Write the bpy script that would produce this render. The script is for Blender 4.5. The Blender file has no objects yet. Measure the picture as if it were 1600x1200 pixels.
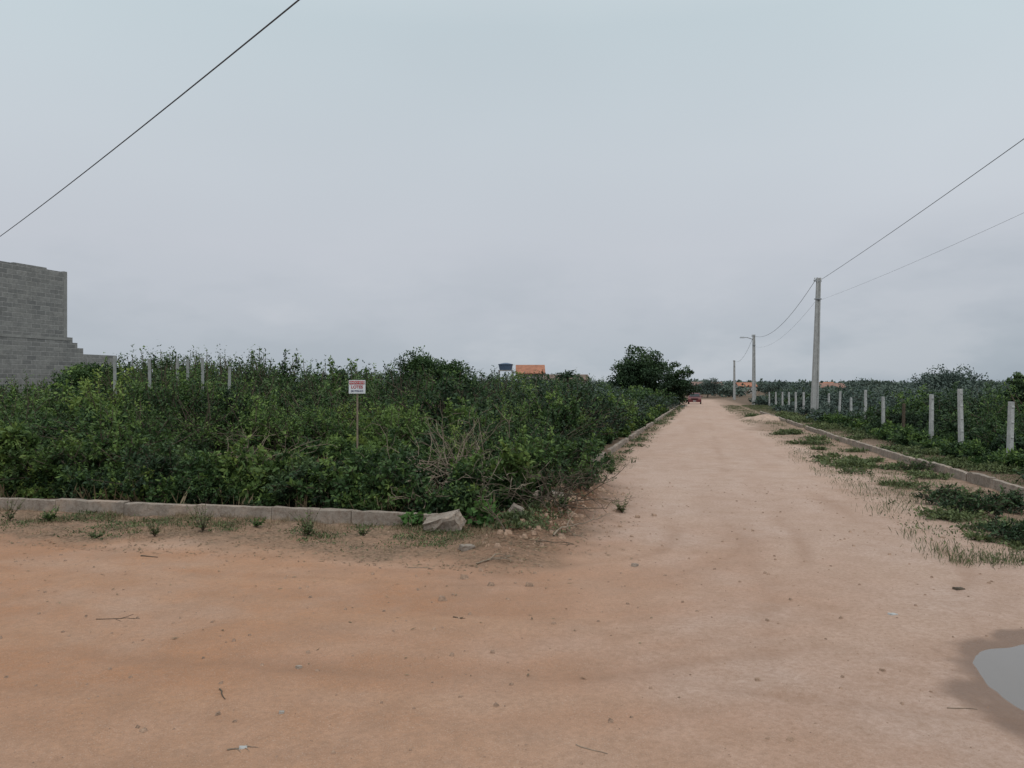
import bpy, bmesh, math, random
import numpy as np
from mathutils import Vector, Matrix
random.seed(7); rng = np.random.default_rng(11)
C = bpy.context.scene.collection
R_ = math.radians

# ------------------------------------------------------------ frame of the place
DU = np.array([.238, .971]); DV = np.array([.971, -.238])
def uv2xy(u, v): return (u*DU[0]+v*DV[0], u*DU[1]+v*DV[1])
def xy2uv(x, y): return (x*DU[0]+y*DU[1], x*DV[0]+y*DV[1])
V0 = -2.25
U0 = 8.6
def V1(u): return 4.35+.5*np.exp(-np.clip(u-12, 0, 99)/6.0)

_T = [np.random.default_rng(100+i).random((256, 256)) for i in range(8)]
def vn(x, y, k=0):
    x = np.asarray(x, float); y = np.asarray(y, float)
    xi = np.floor(x).astype(int); yi = np.floor(y).astype(int)
    fx = x-xi; fy = y-yi; fx = fx*fx*(3-2*fx); fy = fy*fy*(3-2*fy)
    T = _T[k % 8]; a = xi % 256; b = yi % 256; a1 = (a+1) % 256; b1 = (b+1) % 256
    return (T[a, b]*(1-fx)+T[a1, b]*fx)*(1-fy)+(T[a, b1]*(1-fx)+T[a1, b1]*fx)*fy
def fbm(x, y, o=4, k=0):
    s = 0; a = .5
    for i in range(o):
        s = s+a*vn(x*2**i+i*17.3, y*2**i+i*9.1, k+i); a *= .5
    return s/(1-.5**o)
def sstep(a, b, t):
    t = np.clip((t-a)/(b-a), 0, 1); return t*t*(3-2*t)

PUD = (3.36, 4.05)
def masks(x, y):
    u, v = xy2uv(x, y)
    n = fbm(x*.9, y*.9, 4, 2)-.5
    n2 = fbm(x*3, y*3, 3, 4)-.5
    a = u-6.85+n*1.2+n2*.3
    b = np.where(u > 12, -1.75, -1.15)-v+n*.9+n2*.45
    dl = np.minimum(a, b)
    dl = dl-np.clip(.8-np.abs(a-b), 0, 1)*.15
    er = np.interp(u, [7, 10, 19, 30, 34, 60, 160], [3.3, 2.9, 2.95, 2.4, 2.1, 2.1, 2.4])
    dr = np.minimum(v-er+n*1.6+n2*.7, u-7.3+n)
    verge = np.maximum(sstep(-.25, .4, dl), sstep(-.3, .9, dr)*.8)
    lot = np.maximum(sstep(-.05, .25, np.minimum(u-U0, V0-v)), sstep(0, .8, v-V1(u)-.1))
    far = sstep(150, 175, u)
    verge = np.maximum(verge, far); lot = np.maximum(lot, far)
    orange = sstep(2.5, -2.5, v+n*2)*sstep(11, 6, u)
    orange = np.maximum(orange, sstep(4.6, 3.2, u)*.6*sstep(3, -1, v))
    dp = np.hypot((x-PUD[0])*1.0, (y-PUD[1])*.95)+n*.30+n2*.12
    wet = sstep(1.08, .93, dp+n2*.45)
    pud = sstep(.98, .60, dp)
    du = np.clip(U0-u, 0, 99); dv = np.clip(v-V0, 0, 99)
    d = np.hypot(du, dv)
    tr = np.zeros_like(d)
    for c, w, k in ((1.9, .08, .9), (3.3, .09, 1.), (4.6, .08, .9), (2.6, .05, .6), (5.9, .07, .6)):
        tr = tr+k*np.exp(-((d-c+n*.4)/w)**2)*sstep(.40, .58, fbm(x*.35+9, y*.35, 3, 1)+.08)*sstep(12, 8, u)
    for c, w in ((4.35, .06), (3.05, .07)):
        tr = tr+.7*np.exp(-((u+.10*v-c+n*.25)/w)**2)*sstep(1.5, .2, v-2)*sstep(.45, .6, fbm(x*.5, y*.5, 3, 6))
    for c, w in ((.45, .09), (1.85, .10)):
        tr = tr+.55*np.exp(-((v-c+n*.35)/w)**2)*sstep(2.5, 6, u)*sstep(60, 25, u)*sstep(.38, .6, fbm(x*.5+3, y*.3, 3, 2))
    along = np.arctan2(du, dv+1e-6)*4-np.clip(u-U0, 0, 999)+np.clip(V0-v, 0, 999)
    streak = fbm(d*2.2, along*.35, 4, 3)
    return u, v, verge, lot, orange, wet, np.clip(tr, 0, 1)*(verge < .5), streak, pud
def G(x, y, full=False):
    x = np.asarray(x, float); y = np.asarray(y, float)
    u, v, verge, lot, orange, wet, tr, streak, pud = masks(x, y)
    z = -.01*np.clip(y, 0, 150)
    near = np.clip(1-np.hypot(x, y)/60, 0, 1)
    z = z+(fbm(x*.6, y*.6, 3, 1)-.5)*.05*near+(fbm(x*5, y*5, 3, 5)-.5)*(.016+.05*verge)*near+(streak-.5)*.016*near*(1-verge)
    z = z-.016*tr*near+lot*.07*(u < 140)
    bank = np.exp(-(((u-10.4)/2.6)**2+((v+1.80+.35*(fbm(x*1.7, y*1.7, 3, 2)-.5))/.55)**2))
    z = z+.22*bank*(.25+1.3*fbm(x*3.5, y*3.5, 4, 6))
    z = z*(1-pud)+(-.0405-.045)*pud
    if full: return z, u, v, verge, lot, orange, wet, tr, streak, bank
    return z
def Gs(x, y): return float(G(x, y))
def gp(px, py):
    D = 1920./(py-612.); return ((px-800)/1200.*D, D)

# ------------------------------------------------------------ node helpers
def new_mat(name):
    m = bpy.data.materials.new(name); m.use_nodes = True
    nt = m.node_tree; b = nt.nodes['Principled BSDF']; b.inputs['Specular IOR Level'].default_value = .25
    return m, nt, b
def N(nt, t, **kw):
    n = nt.nodes.new(t)
    for k, v in kw.items():
        if k in n.inputs: n.inputs[k].default_value = v
        else: setattr(n, k, v)
    return n
def mixc(nt, fac, a, b, mode='MIX'):
    n = nt.nodes.new('ShaderNodeMix'); n.data_type = 'RGBA'; n.blend_type = mode
    for s, val in ((n.inputs[0], fac), (n.inputs[6], a), (n.inputs[7], b)):
        if hasattr(val, 'is_linked'): nt.links.new(val, s)
        elif isinstance(val, (int, float)): s.default_value = val
        else: s.default_value = (*val, 1)
    return n.outputs[2]
def mth(nt, op, a, b=0., clamp=False):
    n = nt.nodes.new('ShaderNodeMath'); n.operation = op; n.use_clamp = clamp
    for s, val in ((n.inputs[0], a), (n.inputs[1], b)):
        if hasattr(val, 'is_linked'): nt.links.new(val, s)
        else: s.default_value = val
    return n.outputs[0]
def mapr(nt, x, a, b, c, d):
    n = nt.nodes.new('ShaderNodeMapRange'); nt.links.new(x, n.inputs[0])
    for i, val in enumerate((a, b, c, d)): n.inputs[i+1].default_value = val
    return n.outputs[0]
def noise(nt, scale, detail=4, rough=.6, vec=None):
    n = nt.nodes.new('ShaderNodeTexNoise'); n.inputs['Scale'].default_value = scale
    n.inputs['Detail'].default_value = detail; n.inputs['Roughness'].default_value = rough
    if vec is None:
        t = nt.nodes.new('ShaderNodeTexCoord'); vec = t.outputs['Object']
    nt.links.new(vec, n.inputs['Vector']); return n.outputs['Fac']
def bump(nt, h, b, strength=.5, dist=.02):
    n = nt.nodes.new('ShaderNodeBump'); n.inputs['Strength'].default_value = strength; n.inputs['Distance'].default_value = dist
    nt.links.new(h, n.inputs['Height']); nt.links.new(n.outputs[0], b.inputs['Normal'])

def simple(name, col, rough=.8, var=.25, scale=8, bmp=.0, metal=0):
    m, nt, b = new_mat(name)
    f = noise(nt, scale); g = noise(nt, scale*7, 3)
    s = mth(nt, 'ADD', mth(nt, 'MULTIPLY', f, .65), mth(nt, 'MULTIPLY', g, .35))
    lo = tuple(c*(1-var) for c in col); hi = tuple(min(1, c*(1+var)) for c in col)
    nt.links.new(mixc(nt, mapr(nt, s, .35, .65, 0, 1), lo, hi), b.inputs['Base Color'])
    b.inputs['Roughness'].default_value = rough; b.inputs['Metallic'].default_value = metal
    if bmp: bump(nt, s, b, .6, bmp)
    return m
def kerb_mat():
    m, nt, b = new_mat('kerb_concrete'); t = nt.nodes.new('ShaderNodeNewGeometry'); v = t.outputs['Position']
    f = noise(nt, 2.3, 6, .7, v); g = noise(nt, 18, 5, .7, v); h = noise(nt, 60, 3, .7, v)
    col = mixc(nt, mapr(nt, f, .35, .65, 0, 1), (.21, .175, .145), (.38, .32, .27))
    col = mixc(nt, mapr(nt, g, .45, .65, 0, .6), col, (.15, .10, .07))
    col = mixc(nt, mapr(nt, f, .52, .62, 0, .45), col, (.37, .26, .19))
    col = mixc(nt, mapr(nt, h, .55, .7, 0, .4), col, (.45, .40, .35))
    nt.links.new(col, b.inputs['Base Color']); b.inputs['Roughness'].default_value = .95
    bump(nt, mth(nt, 'ADD', g, h), b, .7, .015); return m

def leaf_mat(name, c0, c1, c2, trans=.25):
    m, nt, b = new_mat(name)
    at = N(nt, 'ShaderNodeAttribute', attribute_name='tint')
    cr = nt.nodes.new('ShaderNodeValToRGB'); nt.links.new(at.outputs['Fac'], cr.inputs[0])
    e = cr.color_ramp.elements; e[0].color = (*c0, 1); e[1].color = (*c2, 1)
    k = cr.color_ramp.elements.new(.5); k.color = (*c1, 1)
    nt.links.new(cr.outputs[0], b.inputs['Base Color']); b.inputs['Roughness'].default_value = .65
    tr = nt.nodes.new('ShaderNodeBsdfTranslucent'); nt.links.new(cr.outputs[0], tr.inputs[0])
    mx = nt.nodes.new('ShaderNodeMixShader'); mx.inputs[0].default_value = trans
    nt.links.new(b.outputs[0], mx.inputs[1]); nt.links.new(tr.outputs[0], mx.inputs[2])
    nt.links.new(mx.outputs[0], nt.nodes['Material Output'].inputs[0])
    return m

def ground_mat():
    m, nt, b = new_mat('dirt')
    at = N(nt, 'ShaderNodeAttribute', attribute_name='mask'); sp = nt.nodes.new('ShaderNodeSeparateColor')
    nt.links.new(at.outputs['Color'], sp.inputs[0])
    at2 = N(nt, 'ShaderNodeAttribute', attribute_name='mask2'); sp2 = nt.nodes.new('ShaderNodeSeparateColor')
    nt.links.new(at2.outputs['Color'], sp2.inputs[0])
    at3 = N(nt, 'ShaderNodeAttribute', attribute_name='bank'); bank = at3.outputs['Fac']
    n1 = noise(nt, .45, 5, .6); n2 = noise(nt, 2.6, 6, .68); n3 = noise(nt, 28, 5, .7); n4 = noise(nt, 140, 3, .7); n6 = noise(nt, 1.1, 5, .7)
    of = mth(nt, 'ADD', sp.outputs[2], mapr(nt, n1, .35, .65, -.3, .3), True)
    col = mixc(nt, of, (.475, .335, .27), (.415, .21, .115))
    col = mixc(nt, mapr(nt, sp2.outputs[2], .45, .72, 0, .40), col, mixc(nt, of, (.53, .40, .335), (.47, .29, .19)))
    col = mixc(nt, mapr(nt, sp2.outputs[2], .46, .25, 0, .35), col, mixc(nt, of, (.37, .245, .185), (.33, .165, .09)))
    col = mixc(nt, mapr(nt, n2, .42, .68, 0, .55), col, mixc(nt, of, (.36, .235, .17), (.32, .175, .105)))
    col = mixc(nt, mapr(nt, n6, .54, .70, 0, .45), col, (.30, .18, .115))
    col = mixc(nt, mapr(nt, n1, .50, .68, 0, .40), col, (.50, .385, .32))
    col = mixc(nt, mapr(nt, n3, .40, .66, 0, .5), col, (.28, .17, .11))
    col = mixc(nt, mapr(nt, n4, .56, .72, 0, .6), col, (.56, .45, .38))
    col = mixc(nt, mapr(nt, n4, .42, .30, 0, .5), col, (.18, .10, .06))
    col = mixc(nt, mth(nt, 'MULTIPLY', sp2.outputs[1], .34), col, (.25, .14, .085))
    vn_ = mth(nt, 'MULTIPLY', sp.outputs[0], mapr(nt, n2, .35, .6, .55, .98))
    vc = mixc(nt, mapr(nt, n3, .35, .65, 0, 1), (.09, .058, .036), (.29, .19, .125))
    col = mixc(nt, vn_, col, vc)
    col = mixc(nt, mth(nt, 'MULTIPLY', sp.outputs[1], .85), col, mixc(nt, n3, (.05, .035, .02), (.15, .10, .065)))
    col = mixc(nt, mth(nt, 'MULTIPLY', bank, .92), col, mixc(nt, mapr(nt, n3, .35, .65, 0, 1), (.045, .025, .015), (.18, .085, .045)))
    col = mixc(nt, mth(nt, 'MULTIPLY', sp2.outputs[0], .75), col, (.15, .085, .052))
    nt.links.new(col, b.inputs['Base Color'])
    nt.links.new(mapr(nt, sp2.outputs[0], 0, 1, .95, .45), b.inputs['Roughness'])
    h = mth(nt, 'ADD', mth(nt, 'MULTIPLY', n3, .6), mth(nt, 'MULTIPLY', n4, .4))
    bump(nt, h, b, .8, .022)
    return m
M_ground = ground_mat()
GREEN = leaf_mat('shrub_leaf', (.015, .030, .013), (.044, .088, .027), (.16, .24, .058))
DARKG = leaf_mat('dark_leaf', (.014, .028, .015), (.032, .064, .026), (.09, .14, .048), .15)
YELG = leaf_mat('pale_leaf', (.025, .050, .018), (.080, .135, .036), (.24, .31, .075), .3)
HAZEG = leaf_mat('hazed_leaf', (.062, .085, .076), (.08, .112, .092), (.12, .150, .115), .1)  # distance haze painted into the leaf colour: paler, greyer greens
WEEDG = leaf_mat('weed_leaf', (.05, .065, .03), (.10, .13, .05), (.20, .23, .10), .2)
STRAW = leaf_mat('dry_straw', (.12, .085, .05), (.26, .20, .12), (.42, .34, .22), .2)
M_stem = simple('stem_bark', (.09, .07, .05), .9, .35, 14)
M_dead = simple('dead_wood', (.23, .18, .135), .9, .35, 20)
M_conc = simple('weathered_concrete', (.30, .27, .24), .9, .3, 6, .01)
M_kerb = kerb_mat()
M_pole = simple('pole_concrete', (.36, .36, .35), .85, .2, 3, .004)
M_post = simple('post_concrete', (.40, .40, .39), .85, .3, 5, .004)
M_oldpost = simple('old_post_concrete', (.28, .29, .28), .85, .3, 5, .004)
M_wire = simple('grey_cable', (.07, .07, .08), .6, .1, 3)
M_metal = simple('galvanised_metal', (.35, .36, .37), .5, .15, 5, 0, .6)
M_white = simple('white_paint', (.66, .67, .69), .6, .08, 5)
M_red = simple('red_paint', (.42, .04, .04), .5, .1, 5)
M_black = simple('black_rubber', (.02, .02, .02), .7, .1, 5)
M_tile = simple('clay_tile', (.33, .145, .09), .85, .3, 1.5)
M_wall = simple('pale_render', (.34, .31, .29), .9, .15, .7)
M_blue = simple('blue_plastic', (.07, .11, .17), .5, .12, 2)
M_carred = simple('dark_red_car_paint', (.13, .035, .038), .45, .1, 3)
M_glass = simple('dark_glass', (.03, .035, .04), .2, .1, 2)
M_lens = simple('lamp_lens', (.32, .18, .16), .3, .1, 4)

def block_mat():
    m, nt, b = new_mat('concrete_block_wall')
    t = nt.nodes.new('ShaderNodeTexCoord'); s = nt.nodes.new('ShaderNodeSeparateXYZ'); nt.links.new(t.outputs['Object'], s.inputs[0])
    c = nt.nodes.new('ShaderNodeCombineXYZ'); nt.links.new(s.outputs[0], c.inputs[0]); nt.links.new(s.outputs[2], c.inputs[1])
    br = nt.nodes.new('ShaderNodeTexBrick'); nt.links.new(c.outputs[0], br.inputs['Vector'])
    br.inputs['Scale'].default_value = 1; br.inputs['Brick Width'].default_value = .39; br.inputs['Row Height'].default_value = .17
    br.inputs['Mortar Size'].default_value = .015; br.inputs['Mortar Smooth'].default_value = .5; br.inputs['Bias'].default_value = 0
    br.inputs['Color1'].default_value = (.18, .18, .175, 1); br.inputs['Color2'].default_value = (.29, .285, .27, 1)
    br.inputs['Mortar'].default_value = (.35, .34, .325, 1)
    n = noise(nt, .8, 6, .7); n2 = noise(nt, 9, 4)
    col = mixc(nt, mapr(nt, n, .46, .66, 0, .5), br.outputs[0], (.33, .32, .295))
    col = mixc(nt, mapr(nt, n2, .35, .6, .35, 0), col, (.12, .115, .11))
    n5 = noise(nt, 1.7, 5, .7); col = mixc(nt, mapr(nt, n5, .56, .70, 0, .7), col, (.13, .13, .125))
    nt.links.new(col, b.inputs['Base Color']); b.inputs['Roughness'].default_value = .95
    bump(nt, mth(nt, 'SUBTRACT', n2, br.outputs['Fac']), b, .4, .02)
    return m
M_block = block_mat()

# ------------------------------------------------------------ object helpers
def tag(o, label=None, cat=None, group=None, kind=None):
    if label: o['label'] = label
    if cat: o['category'] = cat
    if group: o['group'] = group
    if kind: o['kind'] = kind
    return o
def empty(name, loc=(0, 0, 0), rz=0, label=None, cat=None, group=None):
    o = bpy.data.objects.new(name, None); C.objects.link(o); o.location = loc; o.rotation_euler = (0, 0, rz)
    o.empty_display_size = .1
    return tag(o, label, cat, group)
def link(name, me, mats, parent=None, smooth=False):
    o = bpy.data.objects.new(name, me); C.objects.link(o)
    for m in (mats if isinstance(mats, (list, tuple)) else [mats]): me.materials.append(m)
    if parent: o.parent = parent
    if smooth: me.shade_smooth()
    return o
def qmesh(name, V, F, tint=None, mi=None):
    me = bpy.data.meshes.new(name); V = np.asarray(V, np.float32); F = np.asarray(F, np.int32)
    me.vertices.add(len(V)); me.vertices.foreach_set('co', V.ravel())
    me.loops.add(F.size); me.loops.foreach_set('vertex_index', F.ravel())
    me.polygons.add(len(F)); me.polygons.foreach_set('loop_start', np.arange(0, F.size, 4, dtype=np.int32))
    me.polygons.foreach_set('loop_total', np.full(len(F), 4, np.int32))
    if mi is not None: me.polygons.foreach_set('material_index', np.asarray(mi, np.int32))
    me.update(calc_edges=True)
    if tint is not None:
        a = me.attributes.new('tint', 'FLOAT', 'POINT'); a.data.foreach_set('value', np.asarray(tint, np.float32))
    return me
def nrm(a): return a/np.maximum(np.linalg.norm(a, axis=-1, keepdims=True), 1e-9)
def leaf_quads(c, a, L, W, flat=.6, r=rng):
    n = len(c); a = nrm(a)
    up = np.array([0, 0, 1.])+r.normal(0, flat, (n, 3))
    s = nrm(np.cross(a, up)); L = np.broadcast_to(L, n)[:, None]; W = np.broadcast_to(W, n)[:, None]
    V = np.stack([c, c+a*L*.45+s*W*.5, c+a*L, c+a*L*.45-s*W*.5], 1).reshape(-1, 3)
    F = np.arange(4*n).reshape(-1, 4); return V, F
def tube_quads(p0, p1, r0, r1, k=4):
    p0 = np.asarray(p0, float); p1 = np.asarray(p1, float); n = len(p0)
    d = nrm(p1-p0); ref = np.where(np.abs(d[:, 2:3]) > .9, np.array([[1., 0, 0]]), np.array([[0, 0, 1.]]))
    a = nrm(np.cross(d, ref)); b = np.cross(d, a)
    th = np.arange(k)*2*np.pi/k
    ring = a[:, None]*np.cos(th)[None, :, None]+b[:, None]*np.sin(th)[None, :, None]
    r0 = np.broadcast_to(r0, n)[:, None, None]; r1 = np.broadcast_to(r1, n)[:, None, None]
    V = np.concatenate([p0[:, None]+ring*r0, p1[:, None]+ring*r1], 1).reshape(-1, 3)
    i = np.arange(k); j = (i+1) % k
    f = np.stack([i, j, j+k, i+k], 1)
    F = (f[None]+(np.arange(n)*2*k)[:, None, None]).reshape(-1, 4); return V, F
class Acc:
    def __init__(s): s.V = []; s.F = []; s.T = []; s.M = []; s.n = 0
    def add(s, V, F, t=.5, m=0):
        s.V.append(V); s.F.append(F+s.n); s.n += len(V)
        s.T.append(np.broadcast_to(t, len(V)) if np.ndim(t) == 0 else np.asarray(t)); s.M.append(np.full(len(F), m))
    def build(s, name, mats, parent=None):
        me = qmesh(name, np.concatenate(s.V), np.concatenate(s.F), np.concatenate(s.T), np.concatenate(s.M))
        return link(name, me, mats, parent)
def chain(pts, r0, r1):
    pts = np.asarray(pts, float); n = len(pts)-1; r = np.linspace(r0, r1, n+1)
    return pts[:-1], pts[1:], r[:-1], r[1:]
def bmo(name, bm, mats, parent=None, smooth=False, bev=0):
    if bev: bmesh.ops.bevel(bm, geom=bm.edges[:], offset=bev, segments=2, affect='EDGES', profile=.6)
    me = bpy.data.meshes.new(name); bm.normal_update(); bm.to_mesh(me); bm.free()
    return link(name, me, mats, parent, smooth)
def box(bm, lo, hi, top=None):
    cx, cy = (lo[0]+hi[0])/2, (lo[1]+hi[1])/2; sx, sy = top or (1, 1)
    v = []
    for z, k in ((lo[2], 0), (hi[2], 1)):
        for x, y in ((lo[0], lo[1]), (hi[0], lo[1]), (hi[0], hi[1]), (lo[0], hi[1])):
            if k: x = cx+(x-cx)*sx; y = cy+(y-cy)*sy
            v.append(bm.verts.new((x, y, z)))
    for f in ((3, 2, 1, 0), (4, 5, 6, 7), (0, 1, 5, 4), (1, 2, 6, 5), (2, 3, 7, 6), (3, 0, 4, 7)): bm.faces.new([v[i] for i in f])
    return v
def cyl(bm, p0, p1, r0, r1=None, seg=14):
    p0 = Vector(p0); p1 = Vector(p1); d = p1-p0
    m = Matrix.Translation((p0+p1)/2) @ d.to_track_quat('Z', 'Y').to_matrix().to_4x4()
    bmesh.ops.create_cone(bm, cap_ends=True, segments=seg, radius1=r0, radius2=r0 if r1 is None else r1, depth=d.length, matrix=m)

# ------------------------------------------------------------ terrain
def spread(fine_lo, fine_hi, step, lo, hi, g=1.06):
    mid = list(np.arange(fine_lo, fine_hi, step)); s = step; x = mid[-1]; up = []
    while x < hi: s *= g; x += s; up.append(x)
    s = step; x = mid[0]; dn = []
    while x > lo: s *= g; x -= s; dn.append(x)
    return np.array(dn[::-1]+mid+up)
xs = spread(-7.5, 9.5, .042, -900, 900, 1.05); ys = spread(2.6, 14, .036, -12, 1400, 1.03)
X, Y = np.meshgrid(xs, ys); nx, ny = len(xs), len(ys)
Z, u, v, verge, lot, orange, wet, tr, streak, bank = G(X, Y, True)
P = np.stack([X, Y, Z], -1).reshape(-1, 3)
ii, jj = np.meshgrid(np.arange(nx-1), np.arange(ny-1)); b0 = (jj*nx+ii).ravel()
F = np.stack([b0, b0+1, b0+nx+1, b0+nx], 1)
fm = verge.ravel()[F].mean(1) < .4
m1 = np.stack([verge, lot, orange, np.ones_like(X)], -1).reshape(-1, 4); m2 = np.stack([wet, tr, streak, np.ones_like(X)], -1).reshape(-1, 4)
bk = np.clip(bank*1.4, 0, 1).ravel()
def sub(name, sel):
    f = F[sel]; ids, inv = np.unique(f, return_inverse=True)
    me = qmesh(name, P[ids], inv.reshape(-1, 4))
    for nm, mm in (('mask', m1), ('mask2', m2)):
        a = me.attributes.new(nm, 'FLOAT_COLOR', 'POINT'); a.data.foreach_set('color', mm[ids].astype(np.float32).ravel())
    a = me.attributes.new('bank', 'FLOAT', 'POINT'); a.data.foreach_set('value', bk[ids].astype(np.float32))
    o = link(name, me, M_ground, None, True); o['kind'] = 'structure'
    return o
tag(sub('dirt_road', fm), 'sandy orange and pink dirt road crossing in the foreground', 'road')
tag(sub('ground', ~fm), 'dark soil and weedy verges beside the dirt road', 'ground')
mw, nt, b = new_mat('muddy_water'); b.inputs['Base Color'].default_value = (.15, .125, .11, 1); b.inputs['Roughness'].default_value = .07
b.inputs['Specular IOR Level'].default_value = .6; bump(nt, noise(nt, 6, 2), b, .05, .01)
bm = bmesh.new(); bmesh.ops.create_circle(bm, cap_ends=True, segments=64, radius=1.0, matrix=Matrix.Translation((PUD[0], PUD[1], 0)))
o = bmo('water', bm, mw); o.location.z = -.0405-.022; tag(o, 'shallow muddy puddle in the dirt at the right', 'water', None, 'structure')

# ------------------------------------------------------------ bush generator
def proto(seed, tw=10, lf=10, twl=.18):
    r = np.random.default_rng(seed)
    nb = int(r.integers(32, 50))
    az = r.uniform(0, 2*np.pi, nb); rho = np.sqrt(r.uniform(0, 1, nb))
    hz = (1-.45*rho**2)*r.uniform(.35, .92, nb)**.8
    lump = 1+.28*np.sin(az*2+seed)+.16*np.sin(az*5+2*seed)
    E = np.stack([rho*lump*np.cos(az), rho*lump*np.sin(az), hz*(.85+.15*lump)], 1)
    B = np.stack([r.normal(0, .12, nb), r.normal(0, .12, nb), np.zeros(nb)], 1)
    Mi = (B+E)/2+np.stack([r.normal(0, .09, nb), r.normal(0, .09, nb), r.uniform(.0, .18, nb)], 1)
    t = r.uniform(.35, 1, (nb, tw))[..., None]
    S = (1-t)**2*B[:, None]+2*t*(1-t)*Mi[:, None]+t**2*E[:, None]
    out = nrm(E-B)[:, None]
    D = nrm(out*.5+np.array([0, 0, .05])+r.normal(0, .6, (nb, tw, 3))); D[..., 2] *= .7
    ln = r.uniform(.4, 1.4, (nb, tw, 1))*twl
    w = (np.arange(lf)+.5)/lf
    Cc = S[:, :, None]+D[:, :, None]*(ln[:, :, None]*w[None, None, :, None])+r.normal(0, .014, (nb, tw, lf, 3))
    A = D[:, :, None]*.5+r.normal(0, .6, (nb, tw, lf, 3))+np.array([0, 0, -.1])
    cl = r.normal(0, .15, (nb, 1, 1))+r.normal(0, .08, (nb, tw, 1))+r.normal(0, .06, (nb, tw, lf))
    T = .06+.56*Cc[..., 2]+cl+.16*(w[None, None]-.5)  # tint falls towards the base, painting shaded dark gaps into the leaf colour
    Cc = Cc.reshape(-1, 3); A = A.reshape(-1, 3); T = T.ravel()
    Cc[:, 2] = np.maximum(Cc[:, 2], .02)
    return dict(C=Cc, A=A, T=T, B=B, M=Mi, E=E, S=S.reshape(-1, 3), D=(D*ln).reshape(-1, 3))
PROTO = [proto(i) for i in range(12)]
def place(acc_l, acc_s, p, x, y, z, R, H, leaf, frac=1., dt=0., r=rng, aspect=.5, twigs=False, smi=0, lmi=0):
    a = r.uniform(0, 6.283); ca, sa = math.cos(a), math.sin(a)
    Rm = np.array([[ca, -sa, 0], [sa, ca, 0], [0, 0, 1]])
    S = np.array([R, R, H]); off = np.array([x, y, z])
    n = len(p['C']); k = int(n*frac); idx = r.choice(n, k, replace=False) if frac < 1 else np.arange(n)
    c = (p['C'][idx]*S)@Rm.T+off; A = p['A'][idx]@Rm.T
    L = leaf*r.uniform(.6, 1.35, len(idx))
    Vv, Ff = leaf_quads(c, A, L, L*aspect, .6, r)
    acc_l.add(Vv, Ff, np.repeat(np.clip(p['T'][idx]+dt, 0, 1), 4), lmi)
    if acc_s is not None:
        B = (p['B']*S)@Rm.T+off; Mm = (p['M']*S)@Rm.T+off; E = (p['E']*S)@Rm.T+off
        q = len(B) if frac > .5 else len(B)//3
        rr = .012*max(H, .7)
        for s0, s1, ra, rb in ((B, Mm, rr, rr*.7), (Mm, E, rr*.7, rr*.25)):
            Vv, Ff = tube_quads(s0[:q], s1[:q], ra, rb, 3); acc_s.add(Vv, Ff, .5, smi)
        if twigs:
            st = (p['S']*S)@Rm.T+off; dd = (p['D']*S)@Rm.T
            Vv, Ff = tube_quads(st, st+dd, .004, .002, 3); acc_s.add(Vv, Ff, .5, smi)
def shrub(x, y, R, H, leaf, label, group=None, mat=None, dt=0, name='shrub', cat='shrub', frac=1., aspect=.5, k=None, z=None):
    z = (Gs(x, y) if z is None else z)-.02
    e = empty(name, (x, y, z), 0, label, cat, group)
    al, as_ = Acc(), Acc()
    place(al, as_, PROTO[k if k is not None else random.randrange(12)], 0, 0, 0, R, H, leaf, frac, dt, aspect=aspect, twigs=True)
    al.build('foliage', mat or GREEN, e); as_.build('stems', M_stem, e); return e

def at(px, u):
    k = (px-800)/1200.; y = u/(.238*k+.971); return k*y, y

TX = [-300, 0, 60, 100, 130, 185, 215, 300, 420, 470, 560, 615, 640, 700, 725, 740, 850, 872, 905, 925, 960, 1010, 1060, 1100]
TY = [584, 586, 583, 573, 566, 566, 544, 549, 553, 560, 570, 574, 566, 566, 571, 575, 580, 577, 580, 585, 590, 591, 602, 610]
def lot_height(px, u, y):
    zt = 1.6+(600-np.interp(px, TX, TY))*y/1200.-(-.01*y)
    if u < 11.8: h = np.interp(px, [0, 250, 330, 600, 760, 950], [1.3, 1.2, .85, .75, 1.0, 1.0])
    elif u < 14.2: h = np.interp(px, [0, 200, 290, 330, 420, 470, 600, 640, 700, 950], [1.75, 1.65, 1.1, .5, .5, .8, .75, .75, 1.1, 1.25])
    elif u < 17.4: h = np.interp(px, [0, 230, 330, 380, 440, 500, 640, 950], [2.25, 2.3, 2.3, 2.1, 1.5, 1.5, 1.35, 1.6])
    else:
        h = zt*min(1, .88+.12*(u-17.4)/4)*np.interp(px, [0, 500, 740, 1000], [1.09, 1.09, 1.06, 1.0])
    return h
al = Acc()
u_ = 10.5
cnt = 0
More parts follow.
